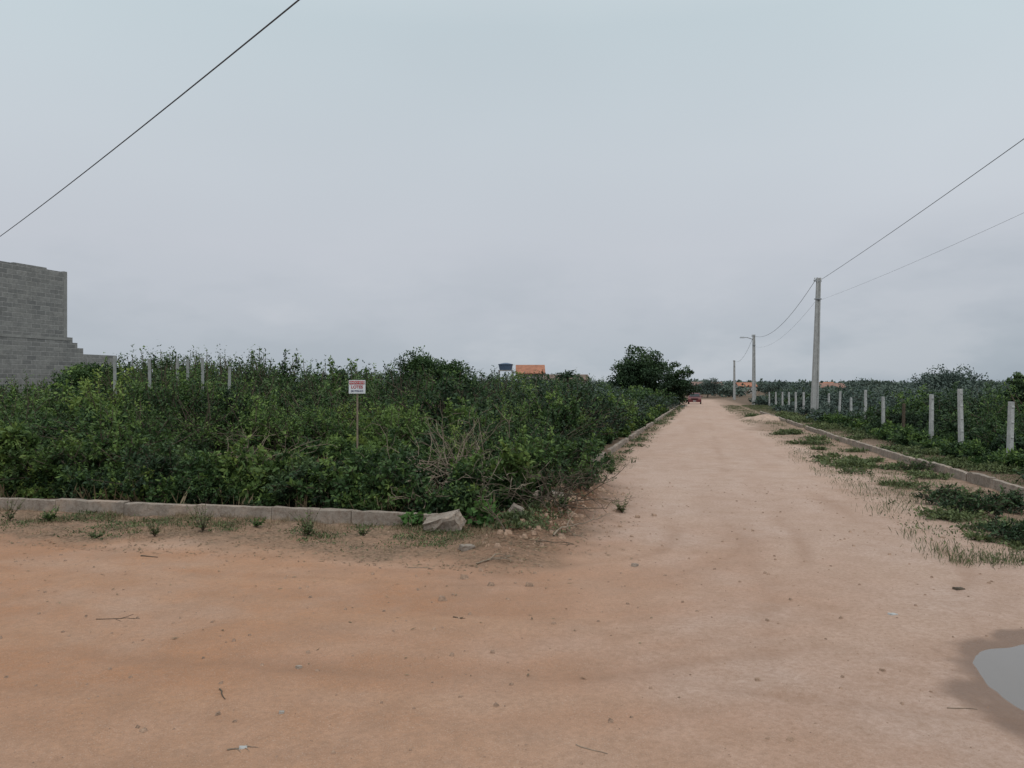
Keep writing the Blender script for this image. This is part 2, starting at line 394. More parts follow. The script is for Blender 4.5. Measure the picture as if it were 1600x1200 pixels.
while u_ < 96:
    step = 0.9 if u_ < 18 else (1.35 if u_ < 30 else (2.0 if u_ < 45 else 3.2))
    v_ = V0-.65-random.random()*.3
    while v_ > -60:
        uu = u_+random.uniform(-.4, .4)*step; vv = v_+random.uniform(-.4, .4)*step*.8
        v_ -= step
        x, y = uv2xy(uu, vv); px = 800+1200*x/y
        if px < -110: break
        if u_ > 32 and px < 700 and random.random() < .35: continue
        if px < 185 and y > 25.5: continue
        if u_ > 45 and px < 740: continue
        pn = float(fbm(uu*.45, vv*.45, 3, 2)); cn = float(fbm(uu*.38+40, vv*.38, 3, 5))
        if u_ < 14 and random.random() < .06: continue
        fct = .60+.40*sstep(.34, .60, pn)+random.uniform(-.07, .06)
        if u_ > 14 and px < 420: fct = random.uniform(.84, 1.0)
        if u_ > 18 and random.random() < .25: fct = random.uniform(.95, 1.04)
        h = lot_height(px, uu, y)*fct
        if uu > 24 and vv > -6: h = min(h, random.uniform(1.4, 2.4))
        if uu > 40 and vv > -9: h = min(h, random.uniform(1.6, 2.6))
        R = max(.55, min(1.2, h*.64)*random.uniform(.75, 1.3))*(1 if u_ < 30 else 1.6 if u_ < 45 else 2.2)
        if h < .6: R = .6
        if vv > V0-R*.95: vv = V0-R*.95; x, y = uv2xy(uu, vv)
        if 490 < px < 620 and uu < 15.6: h = min(h, .72); R = min(R, .6)
        leaf = .060+.0026*(u_-10); leaf = min(leaf, .24)
        frac = .95 if u_ < 18 else (.7 if u_ < 30 else .45 if u_ < 45 else .4)
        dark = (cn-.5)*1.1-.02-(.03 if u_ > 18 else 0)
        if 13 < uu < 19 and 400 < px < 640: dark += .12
        lm = random.choices((0, 2, 3), (.58, .22, .20) if u_ < 17 else (.52, .42, .06))[0]
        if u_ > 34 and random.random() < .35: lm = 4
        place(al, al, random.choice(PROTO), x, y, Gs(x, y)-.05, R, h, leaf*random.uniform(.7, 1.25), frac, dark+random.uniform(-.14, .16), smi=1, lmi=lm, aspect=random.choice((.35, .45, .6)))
        cnt += 1
    u_ += step
POSTS = ((181, 18.8, 557, 603, 'tallest pale post, at the end of the block wall'), (235, 18.9, 561, 590, 'pale post in the thicket, second from the left'),
         (277, 19.0, 560, 585, 'pale post in the thicket, left of a close pair'), (294, 19.2, 562, 584, 'pale post in the thicket, right of a close pair'),
         (318, 19.0, 559, 584, 'pale post in the thicket above the clearing'), (357, 18.8, 573, 590, 'shortest pale post, rightmost in the thicket'))
for px, D, top, bot, lab in POSTS:         # bushes that stand right before each old fence post
    for k in range(3):
        d = D-.7-.45*k; x = (px-800)/1200*d+random.uniform(-.18, .18); hh = (1.6+(600-bot)*d/1200-Gs(x, d))
        place(al, al, random.choice(PROTO), x, d, Gs(x, d)-.03, random.uniform(.6, .85), hh*1.08, .075, 1., random.uniform(-.1, .12), smi=1, lmi=random.choice((0, 2)))
for i in range(80):
    uu = random.uniform(8.95, 9.5); px = random.uniform(-60, 800); x, y = at(px, uu); _, vv = xy2uv(x, y)
    if vv > V0-.15: continue
    place(al, al, random.choice(PROTO), x, y, Gs(x, y)-.02, random.uniform(.2, .36), random.uniform(.22, .6), random.uniform(.04, .07), .22, random.uniform(-.1, .25), smi=1, lmi=random.choice((0, 0, 2, 3)))
for i in range(50):
    uu = random.uniform(10, 60); x, y = uv2xy(uu, V0-random.uniform(.3, .55))
    place(al, al, random.choice(PROTO), x, y, Gs(x, y)-.02, random.uniform(.2, .35), random.uniform(.2, .7), .05+.002*uu, .3, random.uniform(0, .25), smi=1, lmi=random.choice((0, 3)))
print('lot bushes', cnt)
o = al.build('thicket', [GREEN, M_stem, DARKG, YELG, HAZEG]); tag(o, 'dense green thicket filling the vacant lot left of the road', 'thicket', None, 'stuff')

al = Acc(); u_ = 12.5; cnt = 0
while u_ < 120:
    step = 1.0 if u_ < 22 else (1.6 if u_ < 40 else 3.0)
    v_ = 6.5+.015*u_
    while v_ < 70:
        uu = u_+random.uniform(-.4, .4)*step; vv = v_+random.uniform(-.2, .4)*step; v_ += step
        x, y = uv2xy(uu, vv); px = 800+1200*x/y
        if px > 1720 or px < 1100: break
        if vv > 7+.02*u_+14 and u_ < 50: break
        zt = 1.6+(600-np.interp(px, [1100, 1300, 1400, 1470, 1500, 1545, 1600, 1700], [604, 603, 600, 592, 590, 594, 598, 594]))*y/1200+.01*y
        pn = float(fbm(uu*.5, vv*.5, 3, 2))
        h = zt*(.70+.32*sstep(.3, .62, pn)+random.uniform(-.06, .05)) if vv > 8.0+.015*u_ else random.uniform(.35, 1.25)
        R = max(.6, h*.6)*random.uniform(.8, 1.2)*(1 if u_ < 22 else 1.3 if u_ < 40 else 2.)
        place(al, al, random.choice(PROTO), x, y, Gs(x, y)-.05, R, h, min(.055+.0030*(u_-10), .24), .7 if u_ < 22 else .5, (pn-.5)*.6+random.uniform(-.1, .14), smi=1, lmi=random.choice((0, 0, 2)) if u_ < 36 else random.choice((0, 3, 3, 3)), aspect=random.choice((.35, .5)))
        cnt += 1
    u_ += step
for i in range(130):
    uu = random.uniform(13, 45); vv = random.uniform(5.3, 6.6)+.012*uu; x, y = uv2xy(uu, vv)
    place(al, al, random.choice(PROTO), x, y, Gs(x, y)-.03, random.uniform(.25, .55), random.uniform(.2, .6), .045+.002*uu, .25, random.uniform(0, .25), smi=1, lmi=random.choice((0, 2)))
o = al.build('thicket', [DARKG, M_stem, GREEN, HAZEG]); tag(o, 'dark scrub growing behind the concrete fence posts right of the road', 'thicket', None, 'stuff')

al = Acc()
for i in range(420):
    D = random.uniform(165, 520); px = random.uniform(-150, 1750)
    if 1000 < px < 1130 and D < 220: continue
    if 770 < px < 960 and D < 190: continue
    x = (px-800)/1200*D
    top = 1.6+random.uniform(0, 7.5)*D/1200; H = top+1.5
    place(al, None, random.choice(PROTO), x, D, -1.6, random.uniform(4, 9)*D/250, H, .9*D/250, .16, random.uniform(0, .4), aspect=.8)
o = al.build('far_woodland', HAZEG); tag(o, 'hazy band of woodland along the horizon', 'woodland', None, 'stuff')

# ------------------------------------------------------------ individual shrubs of the front row
FR = [(-60, 9.7, .7, 1.2, 'dark leafy shrub behind the kerb, cut by the left edge of the photo', GREEN, -.02, .065),
      (12, 9.4, .42, 1.45, 'pale broad-leaved sapling at the far left above the kerb', YELG, .12, .115),
      (90, 9.5, .62, 1.05, 'yellow-green shrub near the left end of the kerb', YELG, .04, .075),
      (175, 9.9, .78, 1.48, 'tall rounded green shrub, highest of the front row', GREEN, .18, .075),
      (250, 9.4, .62, .98, 'mid-green shrub in front of the bare clearing, left side', DARKG, .15, .065),
      (325, 9.45, .62, .80, 'low shrub just in front of the straw-coloured clearing', GREEN, .05, .08),
      (400, 9.5, .62, .95, 'low bright shrub behind the kerb, left of the sign', YELG, .04, .085),
      (472, 9.35, .60, .74, 'bushy green shrub below and left of the white sign', DARKG, .18, .065),
      (550, 9.5, .62, .82, 'low green shrub directly below the white sign', GREEN, .2, .085),
      (622, 9.35, .58, .78, 'dense green shrub behind the broken end of the kerb', GREEN, .0, .065),
      (738, 9.6, .5, .82, 'shrub mixed with bare branches near the corner', GREEN, .08, .07),
      (800, 9.6, .48, .88, 'leafy shrub at the corner of the lot beside the earth mound', YELG, .02, .08),
      (840, 10.8, .6, 1.05, 'green shrub spilling to the road just past the corner', GREEN, .08, .07),
      (876, 12.6, .7, 1.12, 'wide shrub overhanging the start of the left road kerb', GREEN, .18, .075)]
for i, (px, uu, R, H, lab, mt, dt, lf) in enumerate(FR):
    x, y = at(px, uu); shrub(x, y, R, H, lf, lab, None, mt, dt, k=i % 12, z=Gs(x, y))

VINE = leaf_mat('vine_leaf', (.03, .07, .02), (.07, .15, .04), (.15, .26, .07), .3)
for px, py, R, H, lab in ((652, 824, .18, .22, 'broad-leaved creeper left of the tilted concrete chunk'),
                          (757, 828, .24, .34, 'broad-leaved creeper right of the tilted concrete chunk')):
    x, y = gp(px, py); shrub(x, y, R, H, .085, lab, None, VINE, .2, 'creeper', 'creeper', .07, .75)

def weed(px, py, H, R, label, leaf=.038, frac=.10, dt=.15, mat=None, group=None):
    x, y = gp(px, py)
    shrub(x, y, R, H, leaf, label, group, mat or WEEDG, dt, 'weed', 'weed', frac, .45)
def stalk(px, py, H, R, label, n=7, leaf=.045, mat=None, tb=.35):
    x, y = gp(px, py); z = Gs(x, y); e = empty('weed', (x, y, z), 0, label, 'weed'); r = np.random.default_rng(int(px)); al, ast = Acc(), Acc()
    for i in range(n):
        a = r.uniform(0, 6.28); h = H*r.uniform(.45, 1.05); q = [np.zeros(3)]; d = np.array([math.cos(a)*R/H*r.uniform(.2, 1.2), math.sin(a)*R/H*r.uniform(.2, 1.2), 1.])
        for s in range(7):
            d = d+r.normal(0, .14, 3)*[1, 1, .2]; q.append(q[-1]+nrm(d)*h/7)
        q = np.array(q); Vv, Ff = tube_quads(*chain(q, .0035, .0015), 4); ast.add(Vv, Ff)
        m = int(r.integers(14, 24)); ti = r.uniform(1, 6.99, m); i0 = ti.astype(int); fr = (ti % 1)[:, None]; b_ = q[i0]*(1-fr)+q[np.minimum(i0+1, 7)]*fr
        A = r.normal(0, 1, (m, 3))*[1, 1, .3]+[0, 0, .35]; L = leaf*r.uniform(.5, 1.3, m)*(1.25-ti/9)
        Vv, Ff = leaf_quads(b_, A, L, L*.42, .4, r); al.add(Vv, Ff, np.repeat(np.clip(tb+r.normal(0, .12, m)+.04*ti, 0, 1), 4))
    al.build('foliage', mat or WEEDG, e); ast.build('stems', M_stem, e); return e
stalk(317, 832, .42, .24, 'spindly upright weed in front of the kerb below the clearing', 12)
stalk(482, 838, .36, .32, 'bushy weed in front of the kerb below the white sign', 18, .055, tb=.3)
stalk(242, 838, .26, .22, 'small weed before the kerb, left of the spindly one', 9)
stalk(150, 840, .12, .26, 'flat sprawling weed on the verge at the left', 10, .04)
stalk(78, 815, .26, .28, 'low green weed against the kerb near the left edge', 14, .055, GREEN, .5)
stalk(15, 812, .34, .2, 'weed against the kerb at the left edge of the photo', 10)
stalk(400, 826, .16, .24, 'small green weed touching the kerb between two taller weeds', 10, .045, GREEN, .5)
stalk(568, 838, .18, .2, 'tiny weed before the last kerb stone on the right', 8)
stalk(972, 802, .30, .20, 'lone pale weed at the road edge past the corner', 10, .05, tb=.45)
stalk(880, 812, .30, .26, 'thin weed at the foot of the corner bank', 10, .05, GREEN, .4)
stalk(920, 786, .34, .30, 'leafy weed at the road side of the corner bank', 14, .055, GREEN, .4)
stalk(955, 742, .34, .34, 'leafy weed beside the loose kerb piece past the corner', 14, .06, GREEN, .4)
weed(905, 790, .45, .36, 'straggly weed on the earth mound at the corner', frac=.16, dt=.1, mat=GREEN, leaf=.05)
weed(1480, 790, .36, .34, 'leafy weed in front of the right kerb, left one of the clump', frac=.35, dt=.1, mat=DARKG, leaf=.05)
weed(1525, 805, .38, .40, 'widest leafy weed in the clump by the right kerb', frac=.4, dt=.1, mat=DARKG, leaf=.05)
weed(1575, 800, .36, .36, 'dark bushy weed between the clump and the right kerb', frac=.4, dt=.1, mat=DARKG, leaf=.05)
weed(1590, 845, .30, .40, 'leafy weed at the right edge of the photo before the kerb', frac=.4, dt=.1, mat=DARKG, leaf=.05)
weed(1432, 738, .35, .3, 'green weed touching the far part of the right kerb', frac=.3, dt=.1, mat=GREEN)

def scatter(name, n, region, dens, hl, mat, label, cat, nl=(5, 12), spread_=.05, blade=False, tb=.4, extra=None):
    al = Acc(); C_ = []; A_ = []; L_ = []; T_ = []
    uu = rng.uniform(region[0], region[1], n*6)
    if region[1] > 25: uu = region[0]+(region[1]-region[0])*rng.uniform(0, 1, n*6)**2.0
    vv = rng.uniform(region[2], region[3], n*6)
    x, y = uv2xy(uu, vv); d = dens(uu, vv, x, y); k = rng.uniform(0, 1, len(d)) < d
    x = x[k][:n]; y = y[k][:n]; z = G(x, y)
    for i in range(len(x)):
        m = rng.integers(*nl); sz = hl*rng.uniform(.4, 1.5)*(1+.012*y[i])
        o = np.stack([rng.normal(0, spread_, m), rng.normal(0, spread_, m), np.zeros(m)], 1)
        a = np.stack([rng.normal(0, .7 if not blade else .45, m), rng.normal(0, .7 if not blade else .45, m), rng.uniform(.25, .9, m) if not blade else np.ones(m)], 1)
        if not blade: o[:, 2] = rng.uniform(0, sz*.8, m)
        C_.append(o+[x[i], y[i], z[i]-.005]); A_.append(a); L_.append(sz*rng.uniform(.6, 1.3, m)); T_.append(np.clip(tb+rng.normal(0, .16)+rng.normal(0, .12, m), 0, 1))
    C_ = np.concatenate(C_); A_ = np.concatenate(A_); L_ = np.concatenate(L_); T_ = np.concatenate(T_)
    Vv, Ff = leaf_quads(C_, A_, L_, L_*(.07 if blade else .38), .5)
    al.add(Vv, Ff, np.repeat(T_, 4))
    if extra: extra(al)
    o = al.build(name, mat); tag(o, label, cat, None, 'stuff'); return o
def pat(x, y, lo=.45, hi=.6, s=1.3): return sstep(lo, hi, fbm(x*s, y*s, 4, 3))
GRASSM = leaf_mat('verge_grass', (.065, .072, .038), (.12, .14, .065), (.24, .245, .12), .2)
scatter('ground_weeds', 2000, (6.9, 8.55, -14, -2.4), lambda u, v, x, y: pat(x, y, .46, .62)*sstep(6.9, 8.3, u), .026, WEEDG, 'low weeds on the verge before the left kerb', 'weeds', tb=.35)
scatter('dry_grass', 1900, (7.0, 8.6, -14, -1.9), lambda u, v, x, y: pat(x, y, .42, .62, 1.9)*sstep(7.0, 8.5, u), .05, STRAW, 'dry straw tufts on the verge before the left kerb', 'grass', blade=True)
def rd(u, v):      # sparse on the road side of the kerb, almost none right against its face, dense behind it
    k = V1(u)
    return np.where(v < k-.35, np.where(v < 3.0, .25, .42), np.where(v < k+.15, .10, 1.))
def clumps(al):
    c = 0
    while c < 210:
        uu = 8.5+45*random.random()**1.6; vv = random.uniform(2.7, 6.2); x, y = uv2xy(uu, vv)
        k = float(V1(uu))
        if k-.45 < vv < k+.25: continue
        if random.random() > float(pat(x, y, .46, .56, .8))*(1 if vv > k else .30): continue
        s = random.uniform(.10, .26)*(1+.012*uu)
        place(al, None, random.choice(PROTO), x, y, Gs(x, y)-.02, s*1.5, s*.7, .028+.0016*uu, .10, random.uniform(0, .2)); c += 1
scatter('ground_weeds', 3600, (8, 90, 2.3, 6.8), lambda u, v, x, y: (.04+.96*pat(x, y, .45, .60, .9))*rd(u, v), .028, WEEDG, 'patchy low green weeds on the right verge and along the right kerb', 'weeds', tb=.33, nl=(5, 12), spread_=.09, extra=clumps)
scatter('grass', 7000, (8, 90, 2.2, 7.4), lambda u, v, x, y: (.06+.94*pat(x, y, .44, .60, 1.))*rd(u, v), .065, GRASSM, 'thin grass tufts on the right verge and below the fence posts', 'grass', tb=.40, blade=True, nl=(6, 15), spread_=.11)
scatter('ground_weeds', 1300, (8.2, 90, V0+.02, V0+.9), lambda u, v, x, y: pat(x, y, .40, .58, .9)*sstep(V0+.9, V0+.1, v), .045, WEEDG, 'weeds along the foot of the left road kerb', 'weeds', tb=.3)
scatter('dry_grass', 2300, (8.75, 15.5, -14, V0-.1), lambda u, v, x, y: np.clip(np.exp(-((u-12.7)/1.1)**2)*np.exp(-((800+1200*x/y-385)/90)**2)*2+.06*sstep(9.6, 8.9, u), 0, 1), .20, STRAW, 'straw-coloured dry grass in the clearing and under the front shrubs', 'grass', blade=True, nl=(5, 12), spread_=.08)

n = 5200
uu = rng.uniform(1.5, 14, n); vv = rng.uniform(-9, 6, n); x, y = uv2xy(uu, vv); z = G(x, y); s = .003+.008*rng.uniform(0, 1, n)**6*1.8
ang = rng.uniform(0, 6.28, n); al = Acc()
vb = np.array([[-1, -1, -.3], [1, -1, -.3], [1, 1, -.3], [-1, 1, -.3], [-.6, -.5, .8], [.6, -.6, .8], [.5, .6, .7], [-.6, .6, .8]])
fb = np.array([[4, 5, 6, 7], [0, 1, 5, 4], [1, 2, 6, 5], [2, 3, 7, 6], [3, 0, 4, 7]])
vv3 = vb[None]*rng.uniform(.6, 1.3, (n, 8, 3))*s[:, None, None]
ca, sa = np.cos(ang)[:, None], np.sin(ang)[:, None]
Vv = np.stack([vv3[..., 0]*ca-vv3[..., 1]*sa+x[:, None], vv3[..., 0]*sa+vv3[..., 1]*ca+y[:, None], vv3[..., 2]+z[:, None]], -1).reshape(-1, 3)
al.add(Vv, (fb[None]+np.arange(n)[:, None, None]*8).reshape(-1, 4))
n = 620; uu = rng.normal(9.9, 1.4, n); vv = rng.normal(-1.75, .42, n); x, y = uv2xy(uu, vv); z = G(x, y); s = .008+.04*rng.uniform(0, 1, n)**4
vv3 = vb[None]*rng.uniform(.6, 1.3, (n, 8, 3))*s[:, None, None]
Vv = (vv3+np.stack([x, y, z], 1)[:, None]).reshape(-1, 3); al.add(Vv, (fb[None]+np.arange(n)[:, None, None]*8).reshape(-1, 4))
o = al.build('gravel', simple('pebbles', (.28, .185, .13), .9, .5, 30)); tag(o, 'small pebbles scattered over the dirt road', 'gravel', None, 'stuff')
n = 5600
uu = np.concatenate([rng.uniform(6.5, 8.6, n), rng.uniform(4, 6.6, 160), rng.uniform(7.4, 13, 2400)]); vv = np.concatenate([rng.uniform(-12, -1.4, n), rng.uniform(-8, 0, 160), rng.normal(-1.8, .45, 2400)])
x, y = uv2xy(uu, vv); z = G(x, y)+.006
Vv, Ff = leaf_quads(np.stack([x, y, z], 1), np.stack([rng.normal(0, 1, len(x)), rng.normal(0, 1, len(x)), rng.normal(0, .12, len(x))], 1), rng.uniform(.012, .06, len(x)), rng.uniform(.004, .018, len(x)), .3)
al = Acc(); al.add(Vv, Ff, np.repeat(rng.uniform(0, .55, len(x)), 4)); o = al.build('leaf_litter', STRAW); tag(o, 'dry leaf and twig litter on the verge before the kerb', 'litter', None, 'stuff')

# ------------------------------------------------------------ kerbs
def kerb(label, p0, p1, stone=1.0, h=.19, th=.12, skip=(), mat=M_kerb, rough=1., lift=0.):
    p0 = np.array(p0, float); p1 = np.array(p1, float); L = np.linalg.norm(p1-p0); d = (p1-p0)/L; a = math.atan2(d[1], d[0])
    e = empty('kerb', (p0[0], p0[1], Gs(*p0)), 0, label, 'kerb'); n = int(round(L/stone)); s = L/n
    for i in range(n):
        if i in skip: continue
        c = p0+d*s*(i+.5); hh = s/2-random.uniform(.001, .004)
        nn = np.array([-d[1], d[0]])
        z0 = min(float(G(*(c+nn*.25))), float(G(*(c-nn*.25))))+lift-(random.uniform(0, .02) if rough > 1 else 0)
        bm = bmesh.new(); box(bm, (-hh, -th/2, -.16), (hh, th/2, h), (1, .86))
        bmesh.ops.subdivide_edges(bm, edges=[q for q in bm.edges if abs(q.verts[0].co.x-q.verts[1].co.x) > .3], cuts=9)
        for q in bm.verts:
            q.co += Vector((0, random.gauss(0, .004)*rough, random.gauss(0, .003)*rough))
            if q.co.z > .05: q.co.z -= .03*max(0, float(vn(q.co.x*6+i*7.7, q.co.y*9, 2))-.62)/.38*rough
        o = bmo('kerb_stone', bm, mat, e, False, .007)
        o.location = (c[0]-p0[0], c[1]-p0[1], z0-e.location.z); o.rotation_euler = (random.gauss(0, .03), random.gauss(0, .003)*rough, a+random.gauss(0, .005)*rough)
    return e
kerb('low concrete kerb running across the left in front of the thicket', uv2xy(U0, -17.0), uv2xy(U0, -3.02), 1.05, .155, .13, rough=.8)
kerb('dirty kerb along the left side of the receding dirt road', uv2xy(15.5, V0), uv2xy(98, V0), 1.0, .16, skip=(3, 9), mat=M_kerb, rough=1.6)
pts = [uv2xy(q, float(V1(q))) for q in (11.2, 14.2, 18.2, 24.2, 60)]
kerb('near curved part of the right kerb, at the right edge of the photo', pts[0], pts[1], 1.0, .15, rough=1.3, lift=.02)
kerb('part of the right kerb next to the tall fence posts', pts[1], pts[2], 1.0, .15, rough=1.3, lift=.02)
kerb('part of the right kerb before the wooden fence post', pts[2], pts[3], 1.0, .15, rough=1.3, lift=.02)
kerb('far part of the right kerb that runs past the tall utility pole', pts[3], pts[4], 1.2, .15, skip=(9, 15), rough=1.3, lift=.01)

def chunk(px, py, size, rot, label, mat=M_conc, name='rubble_chunk', dz=0, group=None):
    x, y = gp(px, py); bm = bmesh.new(); box(bm, (-size[0]/2, -size[1]/2, -size[2]/2), (size[0]/2, size[1]/2, size[2]/2), (.92, .85))
    bmesh.ops.subdivide_edges(bm, edges=bm.edges[:], cuts=4, use_grid_fill=True)
    m = max(size)
    for q in bm.verts: q.co += Vector([random.gauss(0, .014)*m for _ in range(3)])
    o = bmo(name, bm, mat); o.location = (x, y, Gs(x, y)+size[2]*.3+dz); o.rotation_euler = rot; tag(o, label, 'rubble', group); return o
chunk(693, 832, (.44, .20, .18), (.35, -.28, -.35), 'large tilted concrete chunk lying off the broken kerb end', M_kerb, dz=.04)
chunk(700, 812, (.34, .14, .12), (-.2, .3, .1), 'concrete slab piece behind the large tilted chunk', M_kerb, dz=.03)
chunk(806, 822, (.16, .12, .16), (.3, .5, .2), 'upright brown stone on the corner bank', M_kerb, dz=.02)
chunk(840, 808, (.14, .1, .20), (.2, -.4, .7), 'pointed stone sunk in the earth mound at the corner', M_kerb, dz=.03)
chunk(868, 798, (.22, .12, .14), (.5, .2, .3), 'earth-stained block on the mound right of the pointed stone', M_kerb, dz=.03)
chunk(730, 862, (.15, .09, .05), (.1, .1, .5), 'flat pale stone lying before the tilted chunk', M_kerb)
chunk(895, 760, (.14, .10, .20), (.2, .2, .4), 'pale kerb fragment standing past the corner under the shrub', M_conc, dz=.07)
chunk(925, 757, (.26, .12, .14), (.4, .2, .9), 'kerb fragment fallen beside the road past the corner', M_kerb, dz=.02)
chunk(950, 730, (.34, .14, .16), (.1, .3, .9), 'loose kerb piece just before the left road kerb begins', M_kerb, dz=.02)
chunk(992, 884, (.06, .05, .03), (0, .2, .9), 'small brown clod lying alone on the road', M_kerb)
chunk(1498, 920, (.09, .05, .02), (0, .1, .3), 'small dark scrap on the right part of the road', M_stem)
chunk(1395, 962, (.06, .04, .01), (0, .1, .3), 'small pale scrap on the right part of the road', M_post, 'scrap')
chunk(380, 1170, (.035, .022, .008), (0, .1, .3), 'tiny white scrap in the foreground dirt beside a stick', M_post, 'scrap')
chunk(633, 770, (.05, .04, .05), (0, .1, .3), 'small white scrap caught in the shrub above the kerb', M_white, 'scrap', .2)
chunk(467, 1042, (.03, .03, .016), (0, .1, .9), 'little pale stone in the foreground dirt', M_kerb)
chunk(440, 1118, (.026, .02, .012), (0, .1, .2), 'little grey stone right of the foreground stick', M_conc)

bm = bmesh.new(); bmesh.ops.create_grid(bm, x_segments=40, y_segments=30, size=1)
for q in bm.verts:
    rr = math.hypot(q.co.x, q.co.y); nn = float(fbm(q.co.x*2+5, q.co.y*2+3, 4, 2))
    q.co.z = max(0, 1-rr**1.3)*(.16+.36*nn)-.03; q.co.x *= 1.5; q.co.y *= 1.5
x, y = gp(1192, 656); o = bmo('sand_mound', bm, simple('pale_sand', (.40, .285, .22), .95, .3, 5, .02), None, True); o.location = (x, y, Gs(x, y)); tag(o, 'low pale sand heap on the verge left of the tall pole', 'sand heap')

# ------------------------------------------------------------ sticks and dead branches
def stick(px, py, length, rz, label, r=.006, forks=1, name='fallen_stick', cat='stick', lift=.0, mat=M_dead, grp=None):
    x, y = gp(px, py); e0 = Acc(); rr = np.random.default_rng(int(px*7+py))
    d = np.array([math.cos(rz), math.sin(rz)])
    def br(p, d, L, r0, depth):
        n = 5; q = [np.array(p)]
        dd = d.copy()
        for i in range(n):
            dd = dd+rr.normal(0, .16, 3)*np.array([1, 1, .4+lift*3]); dd /= np.linalg.norm(dd); nx_ = q[-1]+dd*L/n
            gz = Gs(nx_[0]+x, nx_[1]+y)-z0+r0*.6
            if nx_[2] < gz or lift == 0: nx_[2] = gz
            q.append(nx_)
            if depth and i > 0 and rr.random() < .75:
                s = rr.choice([-1, 1]); c_, s_ = math.cos(.8*s), math.sin(.8*s)
                d2 = np.array([dd[0]*c_-dd[1]*s_, dd[0]*s_+dd[1]*c_, dd[2]+lift*rr.uniform(-.5, 1.5)])
                br(q[-1], d2/np.linalg.norm(d2), L*.55, r0*.6, depth-1)
        Vv, Ff = tube_quads(*chain(q, r0, r0*.5), 6); e0.add(Vv, Ff)
    z0 = Gs(x, y); br((0, 0, r*.8), np.array([d[0], d[1], lift]), length, r, forks)
    o = e0.build(name, mat); o.location = (x, y, z0); tag(o, label, cat, grp); return o
stick(343, 1080, .16, -.65, 'short dark stick lying in the left foreground dirt', .0045, 0, mat=M_stem)
stick(355, 1174, .09, .6, 'short pale stick at the bottom edge of the photo', .004, 1)
stick(150, 968, .2, .15, 'thin forked twig on the dirt at the left', .0035, 1, mat=M_stem)
stick(708, 966, .07, -.4, 'tiny curled twig in the middle of the dirt', .005, 1, mat=M_stem)
stick(220, 871, .17, .05, 'short dark stick at the edge of the verge at left', .007, 0, mat=M_stem)
stick(900, 1168, .16, -.7, 'faint brown twig at the bottom centre of the photo', .003, 0)
stick(1480, 1105, .14, -.3, 'thin twig in the dirt left of the puddle', .003, 0)
stick(640, 888, .22, .3, 'thin twig just below the verge in the middle', .004, 1)
stick(865, 850, .48, .9, 'bare pale forked branch on the corner bank', .011, 2, 'bare_branch', 'branch', .4)
stick(745, 885, .30, .7, 'dry forked branch lying before the corner rubble', .008, 2, 'bare_branch', 'branch', .12)
stick(835, 858, .5, .2, 'thin dry branch stretched along the foot of the corner bank', .006, 2, 'bare_branch', 'branch', .08, M_stem)
stick(930, 770, .5, 1.2, 'grey branch lying up the bank past the corner', .009, 2, 'bare_branch', 'branch', .2, M_stem)
stick(790, 848, .42, 2.2, 'cut branch leaning left on the corner bank below the stones', .009, 2, 'bare_branch', 'branch', .35, M_stem)
def brush(px, u, R, H, n, label, mat=M_dead, r0=.009):
    x, y = at(px, u); z = Gs(x, y); e0 = Acc(); rr = np.random.default_rng(px)
    for i in range(n):
        a = rr.uniform(0, 6.28); p = np.array([rr.normal(0, R*.35), rr.normal(0, R*.35), rr.uniform(0, H*.35)])
        d = nrm(np.array([math.cos(a), math.sin(a), rr.uniform(.1, 1.6)])); q = [p]
        for k in range(6):
            d = nrm(d+rr.normal(0, .25, 3)-np.array([0, 0, .05])); q.append(q[-1]+d*R*rr.uniform(.16, .3))
            q[-1][2] = min(max(q[-1][2], .01), H)
            if k > 1 and rr.random() < .8:
                d2 = nrm(d+rr.normal(0, .7, 3)); t = [q[-1], q[-1]+d2*R*.18, q[-1]+nrm(d2+rr.normal(0, .3, 3))*R*.36]
                Vv, Ff = tube_quads(*chain(t, r0*.45, r0*.2), 3); e0.add(Vv, Ff)
        Vv, Ff = tube_quads(*chain(q, r0*rr.uniform(.6, 1.2), r0*.35), 4); e0.add(Vv, Ff)
    o = e0.build('brush_heap', mat); o.location = (x, y, z); tag(o, label, 'brush heap'); return o
brush(705, 10.9, .75, 1.15, 60, 'brown heap of dead branches among the shrubs right of the sign')
brush(768, 9.5, .5, .80, 36, 'tangle of bare pale branches near the corner of the lot', simple('pale_dead_wood', (.30, .245, .19), .9, .3, 20), .009)
brush(400, 12.6, .7, .70, 30, 'thin grey dead stems standing in the clearing')
brush(655, 9.1, .4, .45, 22, 'small knot of dry twigs behind the end of the kerb')
brush(850, 9.3, .5, .38, 34, 'dry twigs heaped on the earth mound at the corner', M_stem, .008)

